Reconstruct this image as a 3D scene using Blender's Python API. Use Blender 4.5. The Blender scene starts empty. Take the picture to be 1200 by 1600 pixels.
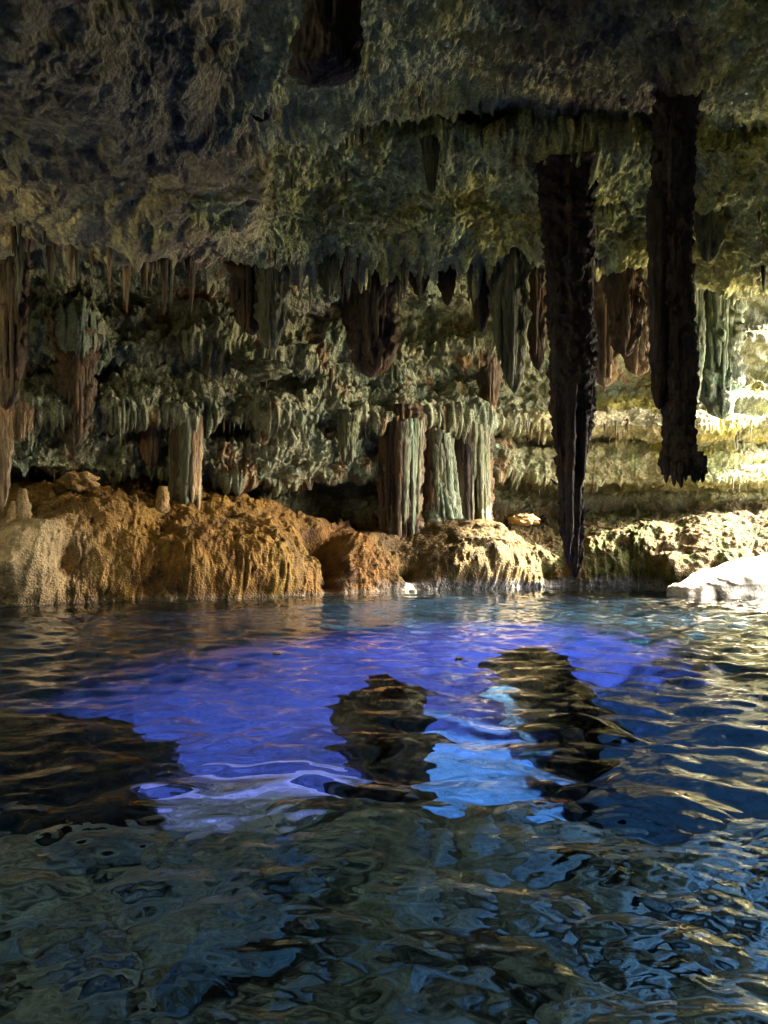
import bpy, math, random
import numpy as np
from mathutils import Vector

sc = bpy.context.scene
COL = sc.collection
F, HZ, CAMH = 1209.0, 850.0, 1.2          # focal length in photo pixels, horizon row, eye height above water

# ------------------------------------------------------------------ camera, sky, sun, exposure
cam = bpy.data.cameras.new('camera'); co = bpy.data.objects.new('camera', cam); COL.objects.link(co)
co.location = (0, 0, CAMH); co.rotation_euler = (math.radians(90), 0, 0)
cam.sensor_fit = 'VERTICAL'; cam.sensor_height = 24; cam.sensor_width = 18
cam.lens = 24 * F / 1600; cam.shift_y = 50 / 1600
cam.clip_start = 0.05; cam.clip_end = 500
sc.camera = co

SUN_EL, SUN_AZ = math.radians(36), math.radians(89)      # azimuth from behind the camera round to the right
sun_dir = Vector((math.cos(SUN_EL) * math.sin(SUN_AZ), -math.cos(SUN_EL) * math.cos(SUN_AZ), math.sin(SUN_EL)))
w = bpy.data.worlds.new('World'); sc.world = w; w.use_nodes = True
nt = w.node_tree; bg = nt.nodes['Background']
sky = nt.nodes.new('ShaderNodeTexSky'); sky.sky_type = 'NISHITA'; sky.sun_disc = False
sky.sun_elevation = SUN_EL; sky.sun_rotation = math.pi - SUN_AZ
sky.air_density = 0.45; sky.dust_density = 5.0; sky.ozone_density = 0.5
nt.links.new(sky.outputs[0], bg.inputs[0]); bg.inputs[1].default_value = 0.15
sl = bpy.data.lights.new('sun', 'SUN'); sl.energy = 5.0; sl.angle = math.radians(0.5); sl.color = (1, 0.9, 0.72)
so = bpy.data.objects.new('sun', sl); COL.objects.link(so)
so.rotation_euler = sun_dir.to_track_quat('Z', 'Y').to_euler()
pl = bpy.data.lights.new('mouth_portal', 'AREA'); pl.shape = 'RECTANGLE'; pl.size = 11.5; pl.size_y = 11
pl.cycles.is_portal = True
po = bpy.data.objects.new('mouth_portal', pl); COL.objects.link(po)
po.location = (11.2, 16.8, 5.2)
pdir = Vector((-0.80, 0.6, 0)).normalized()
po.rotation_euler = (-pdir).to_track_quat('Z', 'Y').to_euler()

vs = sc.view_settings
vs.view_transform = 'Standard'; vs.look = 'None'; vs.gamma = 1; vs.use_curve_mapping = False
vs.exposure = 3.85
sc.render.engine = 'CYCLES'
cy = sc.cycles
cy.use_denoising = True; cy.denoising_prefilter = 'ACCURATE'
cy.max_bounces = 10; cy.diffuse_bounces = 5; cy.glossy_bounces = 4; cy.transmission_bounces = 6; cy.volume_bounces = 0
cy.sample_clamp_indirect = 6.0; cy.blur_glossy = 0.3
cy.caustics_reflective = False; cy.caustics_refractive = True

# ------------------------------------------------------------------ helpers
rng = np.random.default_rng(7)
PERM = rng.permutation(512).astype(np.int32)
GR = rng.normal(size=(512, 3)).astype(np.float32); GR /= np.linalg.norm(GR, axis=1)[:, None]

def hsh(i, j, k):
    return PERM[(PERM[(PERM[i & 511] + j) & 511] + k) & 511]

def perlin(p):
    p = np.asarray(p, dtype=np.float32)
    fl = np.floor(p); i = fl.astype(np.int32); f = p - fl
    u = f * f * f * (f * (f * 6 - 15) + 10)
    out = 0
    for dx in (0, 1):
        for dy in (0, 1):
            for dz in (0, 1):
                g = GR[hsh(i[..., 0] + dx, i[..., 1] + dy, i[..., 2] + dz)]
                d = g[..., 0] * (f[..., 0] - dx) + g[..., 1] * (f[..., 1] - dy) + g[..., 2] * (f[..., 2] - dz)
                wx = u[..., 0] if dx else 1 - u[..., 0]
                wy = u[..., 1] if dy else 1 - u[..., 1]
                wz = u[..., 2] if dz else 1 - u[..., 2]
                out = out + d * wx * wy * wz
    return out * 1.6

def fbm(p, oct=4, lac=2.03, gain=0.5):
    a, s, out = 1.0, 1.0, 0
    p = np.asarray(p, dtype=np.float32)
    for o in range(oct):
        out = out + a * perlin(p * s + o * 17.3); a *= gain; s *= lac
    return out

def ridged(p, oct=3, gain=0.5):
    a, s, out = 1.0, 1.0, 0
    for o in range(oct):
        out = out + a * (1 - 2 * np.abs(perlin(np.asarray(p) * s + o * 9.1))); a *= gain; s *= 2.1
    return out

def worley(p):
    p = np.asarray(p, dtype=np.float32); fl = np.floor(p).astype(np.int32); best = np.full(p.shape[:-1], 9.0, np.float32)
    for dx in (-1, 0, 1):
        for dy in (-1, 0, 1):
            for dz in (-1, 0, 1):
                c = fl + np.array((dx, dy, dz), np.int32)
                h = hsh(c[..., 0], c[..., 1], c[..., 2])
                q = c + 0.5 + GR[h] * 0.55
                best = np.minimum(best, ((q - p) ** 2).sum(-1))
    return np.sqrt(best)

def sstep(a, b, x):
    t = np.clip((x - a) / (b - a), 0, 1); return t * t * (3 - 2 * t)

def pchip(xk, yk, x):
    """monotone cubic through keys along axis 0 of yk"""
    xk = np.asarray(xk, float); yk = np.asarray(yk, float)
    h = np.diff(xk); sh = (-1,) + (1,) * (yk.ndim - 1)
    d = np.diff(yk, axis=0) / h.reshape(sh)
    m = np.zeros_like(yk)
    with np.errstate(divide='ignore', invalid='ignore'):
        hm = 2 * d[:-1] * d[1:] / (d[:-1] + d[1:])
    m[1:-1] = np.where(d[:-1] * d[1:] > 0, hm, 0); m[0] = d[0]; m[-1] = d[-1]
    k = np.clip(np.searchsorted(xk, x, side='right') - 1, 0, len(xk) - 2)
    t = ((x - xk[k]) / h[k]).reshape(sh); hk = h[k].reshape(sh)
    return (yk[k] * (1 + 2 * t) * (1 - t) ** 2 + m[k] * hk * t * (1 - t) ** 2 + yk[k + 1] * t * t * (3 - 2 * t) + m[k + 1] * hk * t * t * (t - 1))

def at(px, py, Y):
    return np.array(((px - 600) / F * Y, Y, CAMH + (HZ - py) / F * Y))

def mesh_np(name, V, Q, mat, smooth=True, tint=None):
    me = bpy.data.meshes.new(name)
    V = np.ascontiguousarray(V, np.float32).reshape(-1, 3); Q = np.ascontiguousarray(Q, np.int32)
    n = Q.shape[1]
    me.vertices.add(len(V)); me.vertices.foreach_set('co', V.ravel())
    me.loops.add(Q.size); me.loops.foreach_set('vertex_index', Q.ravel())
    me.polygons.add(len(Q)); me.polygons.foreach_set('loop_start', np.arange(0, Q.size, n, dtype=np.int32))
    if smooth: me.polygons.foreach_set('use_smooth', np.ones(len(Q), bool))
    me.update(calc_edges=True)
    if tint is not None:
        at_ = me.attributes.new('tint', 'FLOAT_COLOR', 'POINT')
        c = np.ones((len(V), 4), np.float32); c[:, :3] = tint
        at_.data.foreach_set('color', c.ravel())
    me.materials.append(mat)
    return me

def obj(name, me, parent=None, loc=(0, 0, 0)):
    o = bpy.data.objects.new(name, me); COL.objects.link(o)
    o.location = loc
    if parent is not None: o.parent = parent
    return o

def tag(o, label=None, cat=None, group=None, kind=None):
    for k, v in (('label', label), ('category', cat), ('group', group), ('kind', kind)):
        if v: o[k] = v
    return o

def gridq(nr, nc, wrap=False):
    idx = np.arange(nr * nc).reshape(nr, nc)
    nx = np.roll(idx, -1, axis=1)
    if wrap: a, b, c, d = idx[:-1], nx[:-1], nx[1:], idx[1:]
    else: a, b, c, d = idx[:-1, :-1], idx[:-1, 1:], idx[1:, 1:], idx[1:, :-1]
    return np.stack((a, b, c, d), -1).reshape(-1, 4)

# ------------------------------------------------------------------ materials
def rock_mat(name, dark, light, stain=None, stain_amt=0.4, scale=1.0, bump=0.6, rough=0.75, attr=False, streak=False, spec=0.35):
    m = bpy.data.materials.new(name); m.use_nodes = True
    t = m.node_tree; N, L = t.nodes, t.links
    b = N['Principled BSDF']; b.inputs['Roughness'].default_value = rough; b.inputs['Specular IOR Level'].default_value = spec
    geo = N.new('ShaderNodeNewGeometry')
    mp = N.new('ShaderNodeMapping'); mp.inputs['Scale'].default_value = (1, 1, 0.22 if streak else 1)
    L.new(geo.outputs['Position'], mp.inputs['Vector'])
    def noise(sc_, det, src, rg=0.6):
        n = N.new('ShaderNodeTexNoise'); n.inputs['Scale'].default_value = sc_ * scale; n.inputs['Detail'].default_value = det
        n.inputs['Roughness'].default_value = rg; L.new(src, n.inputs['Vector']); return n
    n1 = noise(3.0, 8, mp.outputs[0]); n2 = noise(1.1, 5, geo.outputs['Position']); n3 = noise(16, 6, mp.outputs[0], 0.7)
    r1 = N.new('ShaderNodeValToRGB'); r1.color_ramp.elements[0].position = 0.35; r1.color_ramp.elements[1].position = 0.68
    r1.color_ramp.elements[0].color = (*dark, 1); r1.color_ramp.elements[1].color = (*light, 1)
    L.new(n1.outputs[0], r1.inputs[0])
    colr = r1.outputs[0]
    if stain:
        r2 = N.new('ShaderNodeValToRGB'); r2.color_ramp.elements[0].position = 0.5; r2.color_ramp.elements[1].position = 0.66
        r2.color_ramp.elements[0].color = (0, 0, 0, 1); r2.color_ramp.elements[1].color = (stain_amt,) * 3 + (1,)
        L.new(n2.outputs[0], r2.inputs[0])
        mx = N.new('ShaderNodeMix'); mx.data_type = 'RGBA'; L.new(r2.outputs[0], mx.inputs['Factor'])
        L.new(colr, mx.inputs['A']); mx.inputs['B'].default_value = (*stain, 1); colr = mx.outputs['Result']
    # speckle of pores and crystals
    r3 = N.new('ShaderNodeValToRGB'); r3.color_ramp.elements[0].position = 0.3; r3.color_ramp.elements[1].position = 0.7
    r3.color_ramp.elements[0].color = (0.55, 0.53, 0.50, 1); r3.color_ramp.elements[1].color = (1.38, 1.36, 1.30, 1)
    L.new(n3.outputs[0], r3.inputs[0])
    m2 = N.new('ShaderNodeMix'); m2.data_type = 'RGBA'; m2.blend_type = 'MULTIPLY'; m2.inputs['Factor'].default_value = 1
    L.new(colr, m2.inputs['A']); L.new(r3.outputs[0], m2.inputs['B']); colr = m2.outputs['Result']
    if attr:
        a = N.new('ShaderNodeAttribute'); a.attribute_name = 'tint'
        m3 = N.new('ShaderNodeMix'); m3.data_type = 'RGBA'; m3.blend_type = 'MULTIPLY'; m3.inputs['Factor'].default_value = 1
        L.new(colr, m3.inputs['A']); L.new(a.outputs['Color'], m3.inputs['B']); colr = m3.outputs['Result']
    L.new(colr, b.inputs['Base Color'])
    vor = N.new('ShaderNodeTexVoronoi'); vor.inputs['Scale'].default_value = 22 * scale; L.new(mp.outputs[0], vor.inputs['Vector'])
    add = N.new('ShaderNodeMath'); add.operation = 'MULTIPLY_ADD'; add.inputs[1].default_value = 0.6
    L.new(vor.outputs['Distance'], add.inputs[0]); L.new(n3.outputs[0], add.inputs[2])
    bp = N.new('ShaderNodeBump'); bp.inputs['Strength'].default_value = bump; bp.inputs['Distance'].default_value = 0.06
    L.new(add.outputs[0], bp.inputs['Height']); L.new(bp.outputs[0], b.inputs['Normal'])
    return m

M = {}
M['cave'] = rock_mat('cave_limestone', (0.55, 0.55, 0.55), (1.0, 1.0, 1.0), attr=True, bump=0.8)
M['black'] = rock_mat('dark_dripstone', (0.020, 0.015, 0.014), (0.068, 0.055, 0.050), (0.10, 0.055, 0.03), 0.5, streak=True, scale=1.6)
M['brown'] = rock_mat('brown_dripstone', (0.07, 0.05, 0.03), (0.17, 0.13, 0.08), (0.2, 0.1, 0.03), 0.6, streak=True, scale=1.4)
M['green'] = rock_mat('algae_dripstone', (0.08, 0.09, 0.055), (0.25, 0.26, 0.16), (0.17, 0.2, 0.08), 0.6, streak=True, scale=1.4)
M['mint'] = rock_mat('mint_flowstone', (0.09, 0.11, 0.07), (0.28, 0.33, 0.22), (0.14, 0.25, 0.15), 0.7, streak=True, scale=1.4)
M['tan'] = rock_mat('tan_dripstone', (0.16, 0.11, 0.06), (0.42, 0.32, 0.18), (0.35, 0.18, 0.05), 0.5, streak=True, scale=1.4)
M['ochre'] = rock_mat('ochre_flowstone', (0.22, 0.13, 0.045), (0.46, 0.32, 0.13), (0.5, 0.42, 0.24), 0.6, scale=1.2)
M['pale'] = rock_mat('pale_limestone', (0.5, 0.46, 0.36), (0.68, 0.64, 0.54), scale=0.8, bump=0.4)
M['silt'] = rock_mat('pale_silt_stone', (0.10, 0.14, 0.17), (0.36, 0.44, 0.50), (0.20, 0.26, 0.26), 0.5, scale=2.4, bump=0.5)
M['bed'] = rock_mat('lake_bed_silt', (0.10, 0.14, 0.17), (0.36, 0.44, 0.50), (0.20, 0.26, 0.26), 0.5, scale=2.4, bump=0.5, attr=True)
M['stonegreen'] = rock_mat('algae_stone', (0.12, 0.14, 0.03), (0.42, 0.46, 0.12), scale=1.6, bump=0.5)
M['sunken'] = rock_mat('sunken_rock', (0.02, 0.022, 0.018), (0.06, 0.06, 0.045), scale=1.0, bump=0.5)
M['boulder'] = rock_mat('mossy_boulder', (0.12, 0.15, 0.15), (0.38, 0.43, 0.43), (0.22, 0.26, 0.17), 0.5, scale=2.2, bump=0.5)

def water_mat():
    m = bpy.data.materials.new('clear_water'); m.use_nodes = True
    t = m.node_tree; b = t.nodes['Principled BSDF']
    b.inputs['Base Color'].default_value = (1, 1, 1, 1); b.inputs['Roughness'].default_value = 0.0
    b.inputs['IOR'].default_value = 1.333; b.inputs['Transmission Weight'].default_value = 1.0
    va = t.nodes.new('ShaderNodeVolumeAbsorption'); va.inputs['Color'].default_value = (0.1, 0.68, 0.9, 1); va.inputs['Density'].default_value = 0.2
    t.links.new(va.outputs[0], t.nodes['Material Output'].inputs['Volume'])
    return m
M['water'] = water_mat()
def plain(name, c, rough=0.6, **k):
    m = bpy.data.materials.new(name); m.use_nodes = True; t = m.node_tree; b = t.nodes['Principled BSDF']
    b.inputs['Roughness'].default_value = rough
    n = t.nodes.new('ShaderNodeTexNoise'); n.inputs['Scale'].default_value = 40
    r = t.nodes.new('ShaderNodeValToRGB'); r.color_ramp.elements[0].color = (*[x * 0.6 for x in c], 1); r.color_ramp.elements[1].color = (*[min(1, x * 1.4) for x in c], 1)
    t.links.new(n.outputs[0], r.inputs[0]); t.links.new(r.outputs[0], b.inputs['Base Color'])
    return m
M['leaf'] = plain('dry_leaf', (0.35, 0.10, 0.03), 0.5)
M['metal'] = plain('added_light_housing', (0.03, 0.03, 0.035), 0.4)

# ------------------------------------------------------------------ the cave: bank, tiers of wall, ceiling, as one sheet of rock
CPX = np.array([-400, 0, 130, 290, 450, 590, 720, 850, 980, 1100, 1200, 1400.])
WY = np.array([14.8, 15.3, 16.1, 17.1, 18.1, 19.5, 20.8, 21.8, 21.6, 20.6, 21.0, 23.5])
C1Y = np.array([11.5, 12, 12.3, 12.8, 14.5, 15, 15.5, 15.5, 15.5, 15.5, 15.5, 15.])
C3Y = np.array([8.0, 8.5, 9.0, 9.8, 11.2, 11.8, 12.0, 12, 12, 12, 12, 12.])
ROWS = []          # (name, py or None, Y, Z or None, rows before next)
def row(name, py, Y, n, Z=None): ROWS.append((name, None if py is None else np.array(py, float) * np.ones(12), np.asarray(Y, float) * np.ones(12), Z, n))
row('base', None, WY + 0.5, 14, -3.6)
row('waterline', None, WY, 44, -0.05)
row('bank_mid', [850, 845, 850, 850, 860, 870, 878, 880, 870, 870, 850, 840], WY + np.array([.6, .6, .7, .7, .6, .45, .4, .35, .35, .35, .35, .35]), 60)
row('bank_top', [770, 772, 765, 768, 800, 835, 825, 835, 825, 815, 812, 810], WY + np.array([2.1, 2.1, 2.2, 2.2, 2.0, 1.5, 1.4, 1.4, 1.4, 1.4, 1.4, 1.4]), 34)
row('slot_floor', [760, 760, 756, 762, 805, 815, 810, 808, 800, 795, 795, 795], WY + 3.6, 28)
row('slot_back', [722, 737, 737, 745, 765, 760, 750, 772, 767, 767, 767, 760], WY + 3.9, 22)
row('tier1_lip', [715, 727, 730, 740, 750, 730, 722, 748, 754, 750, 750, 745], WY + 2.0, 48)
row('tier1_face', [690, 690, 682, 690, 690, 690, 690, 704, 716, 716, 716, 715], WY + 2.1, 26)
row('notch', [672, 677, 672, 680, 672, 677, 680, 694, 692, 694, 690, 680], WY + 2.9, 26)
row('ledge_lip', [650, 655, 650, 652, 652, 655, 655, 664, 664, 666, 662, 655], WY + 1.5, 34)
row('ledge_top', [620, 630, 620, 622, 632, 640, 640, 645, 642, 640, 640, 620], WY + 1.7, 44)
row('upper_recess', [570, 562, 575, 580, 597, 602, 602, 610, 602, 602, 580, 500], WY + 2.5, 48)
row('tier2_lip', [520, 520, 530, 537, 562, 562, 545, 540, 540, 540, 520, 420], WY + 1.6, 62)
row('deep_recess', [440, 452, 470, 470, 500, 500, 490, 490, 500, 520, 500, 360], WY + 2.6, 50)
row('soffit', [395, 398, 400, 405, 425, 425, 418, 418, 440, 455, 445, 285], WY + 1.3, 34)
row('ceiling_lip', [330, 345, 350, 365, 400, 402, 402, 395, 420, 440, 440, 470], C1Y, 110)
row('ceiling_low', [262, 268, 272, 280, 285, 288, 288, 300, 320, 340, 345, 400], C1Y - 1.2, 70)
row('ceiling_mid', [206, 208, 210, 212, 204, 206, 208, 212, 216, 220, 225, 250], C3Y + 1.3, 22)
row('gap', [194, 195, 196, 198, 182, 178, 178, 181, 186, 190, 195, 210], C3Y + 2.9, 22)
row('upper_lip', [186, 187, 187, 189, 172, 152, 146, 155, 160, 165, 170, 190], C3Y, 90)
row('ceiling_high', [60, 75, 75, 70, 60, 55, 50, 55, 50, 50, 50, 50], [6.2, 6.6, 7, 7.6, 8.8, 9.4, 9.4, 9.4, 9.4, 9.4, 9.4, 9.4], 70)
row('ceiling_top', [-80, -60, -60, -60, -60, -60, -60, -60, -60, -60, -60, -60], [5.4, 5.8, 6, 6.6, 7.4, 7.8, 7.8, 7.8, 7.8, 7.8, 7.8, 7.8], 16)
row('overhead', None, 4.0, 12, 6.9)
row('behind', None, -2.0, 10, 7.0)
row('back_roof', None, -8.0, 8, 6.0)
row('back_wall', None, -10.5, 8, 2.5)
row('back_base', None, -11.0, 0, -3.6)
RN = {r[0]: i for i, r in enumerate(ROWS)}
cdx = np.concatenate((np.linspace(-400, -40, 40)[:-1], np.linspace(-40, 1240, 820), np.linspace(1240, 1400, 30)[1:]))
K = []
for name, py, Y, Z, n in ROWS:
    a = (CPX - 600) / F
    if py is not None: P = np.stack((a * Y, Y, CAMH + (HZ - py) / F * Y), 1)
    elif Y[0] > 6: P = np.stack((a * Y, Y, np.full(12, Z)), 1)
    else: P = np.stack((a * 10.5, Y, np.full(12, Z)), 1)
    K.append(pchip(CPX, P, cdx))
K = np.array(K)                                            # rows x cols x 3
tv = np.concatenate([np.arange(r[4]) / r[4] + i for i, r in enumerate(ROWS[:-1])] + [[len(ROWS) - 1]])
G = pchip(np.arange(len(ROWS)), K, tv).astype(np.float32)  # fine grid
NR, NC = G.shape[:2]
TR = np.repeat(tv[:, None], NC, 1).astype(np.float32); PXG = np.repeat(cdx[None], NR, 0).astype(np.float32)

def normals(G):
    du = np.gradient(G, axis=1); dv = np.gradient(G, axis=0)
    n = np.cross(dv, du); n /= np.linalg.norm(n, axis=-1, keepdims=True) + 1e-9
    return n
nrm = normals(G)
c_ = (int(NR * 0.6), NC // 2)
if np.dot(nrm[c_], np.array((0, 0, CAMH)) - G[c_]) < 0: nrm = -nrm
# soften the guiding normal so that lips do not tear
for _ in range(6):
    nrm[1:-1] = (nrm[:-2] + nrm[1:-1] * 2 + nrm[2:]) / 4
nrm /= np.linalg.norm(nrm, axis=-1, keepdims=True) + 1e-9
def band(a, b, s=0.5): return sstep(a - s, a + s, TR) * (1 - sstep(b - s, b + s, TR))
ceil_m = sstep(RN['ceiling_lip'] - 0.6, RN['ceiling_lip'] + 0.1, TR)
bank_m = 1 - sstep(RN['bank_top'] + 0.1, RN['slot_floor'] - 0.2, TR)
wall_m = (1 - ceil_m) * (1 - bank_m)
right = sstep(760, 930, PXG)
vis = np.ones_like(TR)
P0 = G.copy()
big = fbm(P0 * 0.42 + 3.1, 3)
mid = fbm(P0 * np.array((1.5, 1.5, 1.9)) + 11.0, 4)
rid = ridged(P0 * 1.25 + 40, 3)
fine = fbm(P0 * 5.2 + 5, 4, gain=0.6)
pop = worley(P0 * 4.6 + 0.35 * mid[..., None]); pop3 = worley(P0 * 15.0 + 7); pop2 = worley(P0 * 9.5 + 2 + 0.4 * fine[..., None])
flute = ridged(P0 * np.array((4.2, 4.2, 0.45)) + 0.25 * mid[..., None] + 70, 3, 0.6)
flute2 = ridged(P0 * np.array((9.0, 9.0, 0.9)) + 0.5 * mid[..., None] + 270, 2, 0.6)
strata = perlin(np.stack((P0[..., 0] * 0.25, P0[..., 1] * 0.25, P0[..., 2] * 3.4 + big * 1.2), -1))
PYG = HZ - (P0[..., 2] - CAMH) / np.maximum(P0[..., 1], 2.0) * F
smoothm = np.clip(sstep(0.05, 0.5, fbm(P0 * 0.55 + 91, 2)) * (1 - ceil_m) + ceil_m * (1 - sstep(330, 460, PXG + 60 * mid)) * sstep(-0.4, 0.0, big + 0.5 * mid + 0.1), 0, 1)    # smoother pale slabs at the upper left and in places on the wall
def terrace(h, n, s=0.30):
    q = h * n; f = q - np.floor(q); return (np.floor(q) + sstep(0.5 - s / 2, 0.5 + s / 2, f)) / n
ter = terrace(fbm(P0 * np.array((0.55, 0.55, 0.9)) + 61 + 0.15 * mid[..., None], 3), 3.2, 0.22)
ter2 = terrace(fbm(P0 * np.array((1.3, 1.3, 2.2)) + 161, 3), 3.0, 0.25)
D = ter * (0.30 * ceil_m + 0.36 * wall_m * (1 - 0.7 * right)) + ter2 * (0.10 * ceil_m + 0.14 * wall_m * (1 - 0.6 * right) + 0.12 * bank_m)
for px, py, Y, r, amp in ((890, 265, 13.4, 0.7, 0.75), (960, 250, 13.8, 0.8, 0.35), (820, 235, 13.4, 0.8, 0.3), (1090, 40, 9.6, 0.8, 0.3), (510, -20, 6.0, 0.6, 0.5), (470, 150, 11.6, 0.7, 0.4),
                          (330, 250, 12, 0.8, 0.5), (110, 300, 12, 0.9, 0.5), (230, 330, 12.4, 0.7, 0.5), (690, 290, 14, 0.9, 0.5), (150, 150, 8.8, 1.0, 0.5), (300, 170, 9.6, 0.7, 0.4)):
    D += amp * np.exp(-((P0 - at(px, py, Y)) ** 2).sum(-1) / (r * r)) * ceil_m
for px, py, Y, r, amp in ((630, 645, 21.0, 0.7, 0.5), (735, 648, 22.3, 0.75, 0.5), (685, 648, 21.8, 0.6, 0.4), (290, 640, 18.6, 0.55, 0.5), (120, 528, 17.6, 0.6, 0.7), (765, 548, 22.8, 0.6, 0.5), (412, 650, 19.5, 0.5, 0.3)):
    D += amp * np.exp(-((P0 - at(px, py, Y)) ** 2).sum(-1) / (r * r)) * wall_m
D += big * (0.20 * ceil_m + 0.26 * wall_m * (1 - 0.5 * right) + 0.12 * bank_m)
D += mid * (0.10 * ceil_m + 0.13 * wall_m * (1 - 0.6 * right) + 0.13 * bank_m)
D += rid * (0.03 * ceil_m + 0.04 * wall_m + 0.03 * bank_m)
D += (0.5 - pop) * (0.13 * ceil_m * (1 - 0.93 * smoothm) + 0.09 * wall_m * (1 - 0.7 * right) + 0.035 * bank_m)
D += (0.45 - pop2) * (0.125 * ceil_m * (1 - 0.93 * smoothm) + 0.06 * wall_m * (1 - 0.5 * right) + 0.03 * bank_m)
D += (0.45 - pop3) * 0.06 * ceil_m * (1 - 0.9 * smoothm)
D += fine * (0.045 * ceil_m * (1 - 0.85 * smoothm) + 0.05 * wall_m * (1 - 0.4 * right) + 0.03 * bank_m)
fl_m = np.clip(wall_m * sstep(-0.2, 0.3, fbm(P0 * 0.7 + 21, 2)), 0, 1) * (1 - 0.75 * right)
D += flute * 0.085 * fl_m + flute2 * 0.05 * np.clip(fl_m + 0.35 * wall_m, 0, 1)
D += strata * (0.14 + 0.10 * right) * wall_m
# bulges and clefts of the bank, (px, py, depth, radius, push)
for px, py, Y, r, amp in ((40, 870, 15.4, 0.95, 0.75), (25, 910, 15.2, 0.7, 0.5), (150, 830, 16.8, 1.1, 0.7), (215, 850, 17.0, 0.5, -0.35), (265, 905, 17.0, 1.2, 0.35),
                          (330, 880, 17.4, 1.5, 0.5), (430, 880, 18.0, 1.0, 0.45), (523, 880, 18.8, 0.28, -1.0), (523, 915, 18.6, 0.25, -0.9), (500, 860, 19.5, 0.5, -0.8),
                          (575, 850, 19.6, 0.7, 0.4), (640, 895, 20.2, 0.22, -0.6), (690, 880, 20.8, 0.8, 0.4), (755, 860, 21.4, 1.1, 0.6), (760, 900, 21.2, 1.3, 0.4),
                          (840, 880, 22, 0.4, 0.4), (850, 900, 22, 0.2, -0.4), (950, 880, 22, 0.8, 0.4), (990, 900, 22, 0.25, -0.5), (1020, 860, 21.8, 0.9, 0.5), (1060, 900, 20.8, 0.5, 0.3), (1140, 850, 20.4, 0.9, 0.5),
                          (75, 800, 16.4, 0.22, -0.5), (85, 900, 16.0, 0.25, -0.5)):
    c = at(px, py, Y); d2 = ((P0 - c) ** 2).sum(-1)
    D += 1.3 * amp * np.exp(-d2 / (r * r)) * (1 - ceil_m)
# vertical drip ribs low on the bank
rib = ridged(P0 * np.array((5.5, 5.5, 0.5)) + 0.3 * mid[..., None] + 170, 2)
D += rib * 0.045 * bank_m * (1 - sstep(RN['bank_mid'] - 0.2, RN['bank_mid'] + 0.7, TR))
D *= (0.25 + 0.75 * sstep(0.5, 1.4, TR))
G = P0 + nrm * D[..., None]
# ragged fringes: the lips run down into drips
def fringe(rown, up, dn, amp, fr, seed):
    rr = RN[rown]
    wgt = np.exp(-((TR - rr) / np.where(TR < rr, dn, up)) ** 2)
    X = P0[..., 0]; Yy = P0[..., 1]
    n = perlin(np.stack((X * fr, Yy * fr * 0.8, np.full_like(X, seed)), -1)) + 1.0 * perlin(np.stack((X * fr * 2.7, Yy * fr * 2.2, np.full_like(X, seed + 5)), -1))
    env = sstep(-0.4, 0.6, perlin(np.stack((X * 0.6, Yy * 0.6, np.full_like(X, seed + 9)), -1)))
    G[..., 2] -= wgt * amp * (1 - 0.45 * sstep(820, 900, PXG)) * env * np.clip(n, 0, None) ** 1.3
fringe('tier1_lip', 0.5, 0.35, 0.35, 3.2, 1.5)
fringe('ledge_lip', 0.4, 0.4, 0.55, 3.6, 3.5)
fringe('tier2_lip', 0.4, 0.4, 0.6, 3.0, 5.5)
fringe('ceiling_lip', 0.25, 0.45, 0.75, 2.6, 7.5)
fringe('upper_lip', 0.25, 0.4, 0.2, 2.6, 9.5)
NRM2 = normals(G)

# own colours of the rock (clay, algae, mineral), with some light and shade painted in
def mixc(a, b, t): return a * (1 - t[..., None]) + np.asarray(b, np.float32) * t[..., None]
C = np.zeros((NR, NC, 3), np.float32) + np.array((0.32, 0.34, 0.21), np.float32)
C = mixc(C, (0.50, 0.555, 0.28), ceil_m)
C = mixc(C, (0.56, 0.49, 0.29), ceil_m * smoothm * 0.8)
C = mixc(C, (0.64, 0.60, 0.18), ceil_m * sstep(-0.1, 0.45, fbm(P0 * 0.9 + 55, 3)) * sstep(400, 650, PXG) * 0.75)
C = mixc(C, (0.20, 0.27, 0.19), sstep(0.1, 0.5, fbm(P0 * 0.6 + 35, 3)) * wall_m * 0.7)
C = mixc(C, (0.26, 0.11, 0.03), sstep(0.36, 0.65, fbm(P0 * 1.6 + 135, 3)) * (wall_m + 0.5 * ceil_m) * 0.6)
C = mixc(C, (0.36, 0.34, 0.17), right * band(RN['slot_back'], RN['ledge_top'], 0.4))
C = mixc(C, (0.24, 0.25, 0.12), sstep(1040, 1120, PXG) * wall_m * 0.7)
C = mixc(C, (0.40, 0.34, 0.045), right * band(RN['tier1_face'], RN['upper_recess'], 0.5) * sstep(-0.1, 0.4, fbm(P0 * 0.8 + 77, 3)) * 0.8)
C = mixc(C, (0.26, 0.31, 0.11), right * band(RN['tier1_lip'], RN['upper_recess'], 0.5) * sstep(0.0, 0.5, fbm(P0 * np.array((1.6, 1.6, .6)) + 177, 3)) * 0.7)
bm = 1 - sstep(RN['slot_floor'] - 0.3, RN['slot_back'] - 0.4, TR)
C = mixc(C, (0.165, 0.080, 0.013), bm)
C = mixc(C, (0.21, 0.138, 0.032), bm * sstep(-0.1, 0.5, fbm(P0 * 0.75 + 205, 4)) * 0.8)
C = mixc(C, (0.055, 0.027, 0.009), bm * sstep(-0.02, 0.5, fbm(P0 * 1.1 + 255, 4)) * 0.8)
C = mixc(C, (0.10, 0.05, 0.017), bm * sstep(RN['bank_top'] - 0.2, RN['bank_top'] + 0.3, TR) * 0.7)
C = mixc(C, (0.17, 0.118, 0.024), bm * sstep(560, 700, PXG) * 0.8)
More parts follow.
